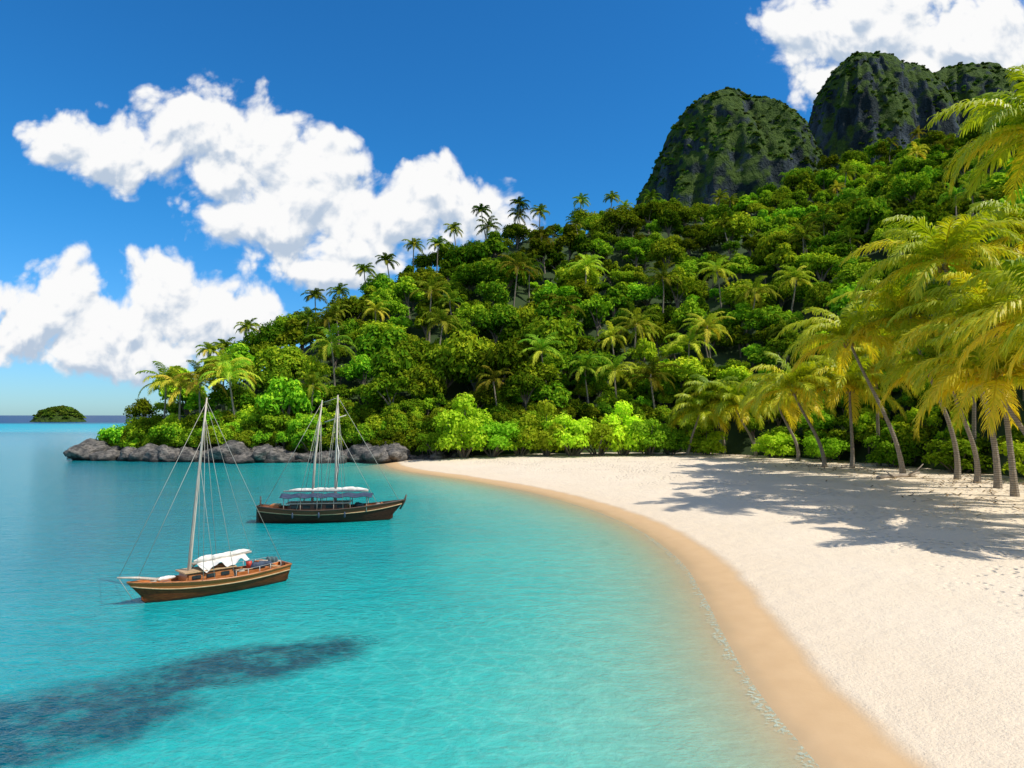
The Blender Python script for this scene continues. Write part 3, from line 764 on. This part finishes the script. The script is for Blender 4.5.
tube('stem_post',[(4.0,0,.6),(4.25,0,1.05),(4.35,0,1.42)],[.06,.06,.04],W_dark,b2)
tube('stern_post',[(-3.62,0,.2),(-3.72,0,.9),(-3.72,0,1.45)],[.05,.05,.035],W_dark,b2)
box('rudder',(-3.78,0,.25),(.3,.06,1.1),W_dark,b2,.02)
box('fore_hatch',(2.35,0,.78),(.6,.55,.12),W_varn,b2,.02)
tube('windlass',[(2.95,-.25,.93),(2.95,.25,.93)],.07,W_varn,b2,10)
box('stern_locker',(-2.9,0,.86),(.5,.9,.28),W_varn,b2,.03)
for k in range(3): tube('mooring_fender',[(-1.8+k*1.4,-1.09,.62),(-1.8+k*1.4,-1.11,.55),(-1.8+k*1.4,-1.11,.36),(-1.8+k*1.4,-1.10,.30)],[.02,.05,.05,.02],C_navy,b2,8)
coil('rope_coil',(2.75,.35,.86),.15,b2)
furled('deck_tarp',(1.4,.2,.84),(2.0,-.2,.84),.18,C_green,b2,44,20)
b2.location=(-10.4,39.0,0); b2.rotation_euler=(math.radians(-1.5),0,math.radians(8))

# ------------------------------------------------------------------ driftwood + litter on the sand
dw=bpy.data.objects.new('driftwood',None); COL.objects.link(dw); dw.location=(31.5,55.5,.95); dw.rotation_euler=(0,0,.5)
W_drift=simple('weathered_wood',(.20,.16,.12),.9,4,(.40,.34,.28),stretch=(.5,4,4),bump=.03)
tube('log',[(-3,0,.1),(-1.2,.15,.16),(.8,-.1,.15),(2.8,.2,.3)],[.2,.19,.15,.08],W_drift,dw)
tube('branch',[(.6,-.1,.15),(1.2,-.6,.6),(1.5,-.9,1.1)],[.09,.06,.03],W_drift,dw); tube('branch_2',[(-1.2,.1,.2),(-.9,.7,.5)],[.08,.04],W_drift,dw)
A=Acc(); r3=np.random.default_rng(77); V=[];F=[];T=[]
for k in range(1100):
    gx,gy=grove[int(r3.integers(len(grove)))][:2]; x=gx-1+r3.normal()*3.0; y=gy+r3.normal()*3.5
    V.append((x,y))
PT=np.array(V); DD=shore_dist(PT[:,:1],PT[:,1:2])[:,0]; ZZ=beach_h(DD); V=[]
for (x,y),z,dd_ in zip(PT,ZZ,DD):
    if dd_<9: continue
    a=r3.random()*6.28; l=r3.uniform(.1,.45); w=.05; c,s=math.cos(a),math.sin(a); b=len(V); z=z+.05
    V+=[(x-c*l-s*w,y-s*l+c*w,z),(x-c*l+s*w,y-s*l-c*w,z),(x+c*l+s*w,y+s*l-c*w,z+.08),(x+c*l-s*w,y+s*l+c*w,z+.08)]; F.append((b,b+1,b+2,b+3)); T+=[r3.random()]*4
mk('leaf_litter',V,F,simple('dry_leaves',(.12,.07,.03),.9,3,(.32,.22,.10)))

# ------------------------------------------------------------------ sky
SUN=Vector((.57,-.22,.80)).normalized()
elev=math.asin(SUN.z); az=math.atan2(SUN.x,SUN.y)
w=bpy.data.worlds.new('World'); scene.world=w; w.use_nodes=True; nt=w.node_tree; nt.nodes.clear()
try:
    w.cycles.sampling_method='MANUAL'; w.cycles.sample_map_resolution=512
except Exception as ex: print(ex)
sky=N(nt,'ShaderNodeTexSky',sky_type='NISHITA'); sky.sun_disc=False; sky.sun_elevation=elev; sky.sun_rotation=az
sky.air_density=1.0; sky.dust_density=.3; sky.ozone_density=3.0
tc=N(nt,'ShaderNodeTexCoord').outputs['Generated']
g=bpy.data.node_groups.new('cumulus_field','ShaderNodeTree')
g.interface.new_socket('P',in_out='INPUT',socket_type='NodeSocketVector'); g.interface.new_socket('D',in_out='OUTPUT',socket_type='NodeSocketFloat')
gi=g.nodes.new('NodeGroupInput'); go=g.nodes.new('NodeGroupOutput'); gp=gi.outputs[0]
wv=NOISE(g,gp,7,2,.5,out=1,dim='2D'); wp=VM(g,'ADD',gp,SCALEV(g,VM(g,'SUBTRACT',wv,(.5,.5,.5)),(.05,.04,0)))
blobs=[(-.662,.41,.07,.045),(-.589,.388,.088,.059),(-.479,.425,.102,.075),(-.398,.388,.12,.095),(-.31,.335,.11,.09),(-.347,.293,.13,.075),(-.237,.264,.117,.066),(-.164,.293,.08,.062),(-.12,.322,.08,.065),(-.047,.293,.078,.053),(-.266,.212,.088,.037),
(-.662,.183,.06,.062),(-.706,.139,.095,.07),(-.589,.124,.11,.062),(-.508,.183,.085,.066),(-.457,.139,.092,.062),(-.384,.146,.055,.045),(-.55,.085,.19,.035),
(.466,.571,.10,.065),(.568,.593,.14,.095),(.685,.564,.13,.095),(.50,.49,.095,.045),(.729,.49,.07,.05),(.612,.505,.10,.07)]
F_=None
for cx,cy,rx,ry in blobs:
    l=VM(g,'LENGTH',VM(g,'MULTIPLY',VM(g,'SUBTRACT',wp,(cx,cy,0)),(1/rx/1.34,1/ry/1.34,0)),out=1)
    v=M(g,'SUBTRACT',1,l)
    F_=v if F_ is None else M(g,'SMOOTH_MAX',F_,v,.25)
vo=N(g,'ShaderNodeTexVoronoi',feature='SMOOTH_F1',voronoi_dimensions='2D'); g.links.new(wp,vo.inputs['Vector']); vo.inputs['Scale'].default_value=15; vo.inputs['Detail'].default_value=2.5; vo.inputs['Roughness'].default_value=.5; vo.inputs['Lacunarity'].default_value=2.3; vo.inputs['Smoothness'].default_value=.25
bil=M(g,'SUBTRACT',.45,vo.outputs['Distance'])
fb=M(g,'SUBTRACT',NOISE(g,wp,26,6,.6,dim='2D'),.5)
Dd=M(g,'ADD',M(g,'MULTIPLY',M(g,'MINIMUM',F_,.8),1.5),M(g,'ADD',M(g,'MULTIPLY',bil,.66),M(g,'MULTIPLY',fb,.60)))
g.links.new(Dd,go.inputs[0])
sp=N(nt,'ShaderNodeSeparateXYZ'); nt.links.new(tc,sp.inputs[0])
yy=M(nt,'MAXIMUM',sp.outputs[1],.02)
cb=N(nt,'ShaderNodeCombineXYZ'); uu=M(nt,'DIVIDE',sp.outputs[0],yy); vv=M(nt,'DIVIDE',sp.outputs[2],yy)
setin(nt,cb.inputs[0],uu); setin(nt,cb.inputs[1],vv)
def grp(v):
    q=N(nt,'ShaderNodeGroup'); q.node_tree=g; nt.links.new(v,q.inputs[0]); return q.outputs[0]
D0=grp(cb.outputs[0]); D1=grp(VM(nt,'ADD',cb.outputs[0],(-.004,.02,0)))
alpha=MR(nt,D0,.12,.56)
S=M(nt,'SUBTRACT',D0,D1)
lit=MR(nt,M(nt,'ADD',S,M(nt,'MULTIPLY',M(nt,'SUBTRACT',D0,.8),-.03)),-.46,.12)
cc=MIX(nt,lit,(.50,.60,.74),(1.0,1.0,1.0))  # lit and shaded cloud sides painted as colour from the density offset
hs=N(nt,'ShaderNodeHueSaturation'); nt.links.new(sky.outputs[0],hs.inputs['Color']); hs.inputs['Saturation'].default_value=1.2; hs.inputs['Value'].default_value=1.0
tcol=MIX(nt,MR(nt,sp.outputs[2],0,.30),(.46,.76,1.12),(.28,.90,1.20))
tint=MIX(nt,1.0,hs.outputs[0],tcol,'MULTIPLY')
bg=N(nt,'ShaderNodeBackground'); nt.links.new(tint,bg.inputs[0]); bg.inputs[1].default_value=.13
bc=N(nt,'ShaderNodeBackground'); nt.links.new(cc,bc.inputs[0]); bc.inputs[1].default_value=.97
mx=N(nt,'ShaderNodeMixShader'); nt.links.new(alpha,mx.inputs[0]); nt.links.new(bg.outputs[0],mx.inputs[1]); nt.links.new(bc.outputs[0],mx.inputs[2])
# unseen cloud added behind and beside the viewer as warm white shadow fill
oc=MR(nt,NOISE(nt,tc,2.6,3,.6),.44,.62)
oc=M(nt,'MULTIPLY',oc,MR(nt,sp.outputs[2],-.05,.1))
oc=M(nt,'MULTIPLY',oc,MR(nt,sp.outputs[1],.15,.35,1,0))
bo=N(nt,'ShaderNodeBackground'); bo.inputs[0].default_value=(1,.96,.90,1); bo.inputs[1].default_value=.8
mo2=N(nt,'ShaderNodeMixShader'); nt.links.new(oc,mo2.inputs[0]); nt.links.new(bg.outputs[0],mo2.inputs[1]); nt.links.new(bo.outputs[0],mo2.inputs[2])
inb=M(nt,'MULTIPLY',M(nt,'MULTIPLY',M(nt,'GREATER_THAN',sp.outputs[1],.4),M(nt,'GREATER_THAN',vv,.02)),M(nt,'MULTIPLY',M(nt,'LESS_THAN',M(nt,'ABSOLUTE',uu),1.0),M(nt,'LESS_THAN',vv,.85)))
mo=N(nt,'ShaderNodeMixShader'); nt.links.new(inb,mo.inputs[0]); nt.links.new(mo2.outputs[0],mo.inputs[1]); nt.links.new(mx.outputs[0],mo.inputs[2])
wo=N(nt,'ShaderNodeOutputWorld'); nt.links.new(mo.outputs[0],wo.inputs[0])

sl=bpy.data.lights.new('sun','SUN'); sl.energy=4.7; sl.angle=math.radians(.5); sl.color=(1,.94,.83)
so=bpy.data.objects.new('sun',sl); COL.objects.link(so); so.rotation_euler=SUN.to_track_quat('Z','Y').to_euler()

cam=bpy.data.cameras.new('camera'); cam.lens=24; cam.sensor_width=36; cam.clip_end=20000; cam.clip_start=.1
co=bpy.data.objects.new('camera',cam); COL.objects.link(co); co.location=(0,0,6); co.rotation_euler=(math.radians(92.6),0,0); scene.camera=co
scene.view_settings.view_transform='Standard'; scene.view_settings.look='None'; scene.view_settings.exposure=0
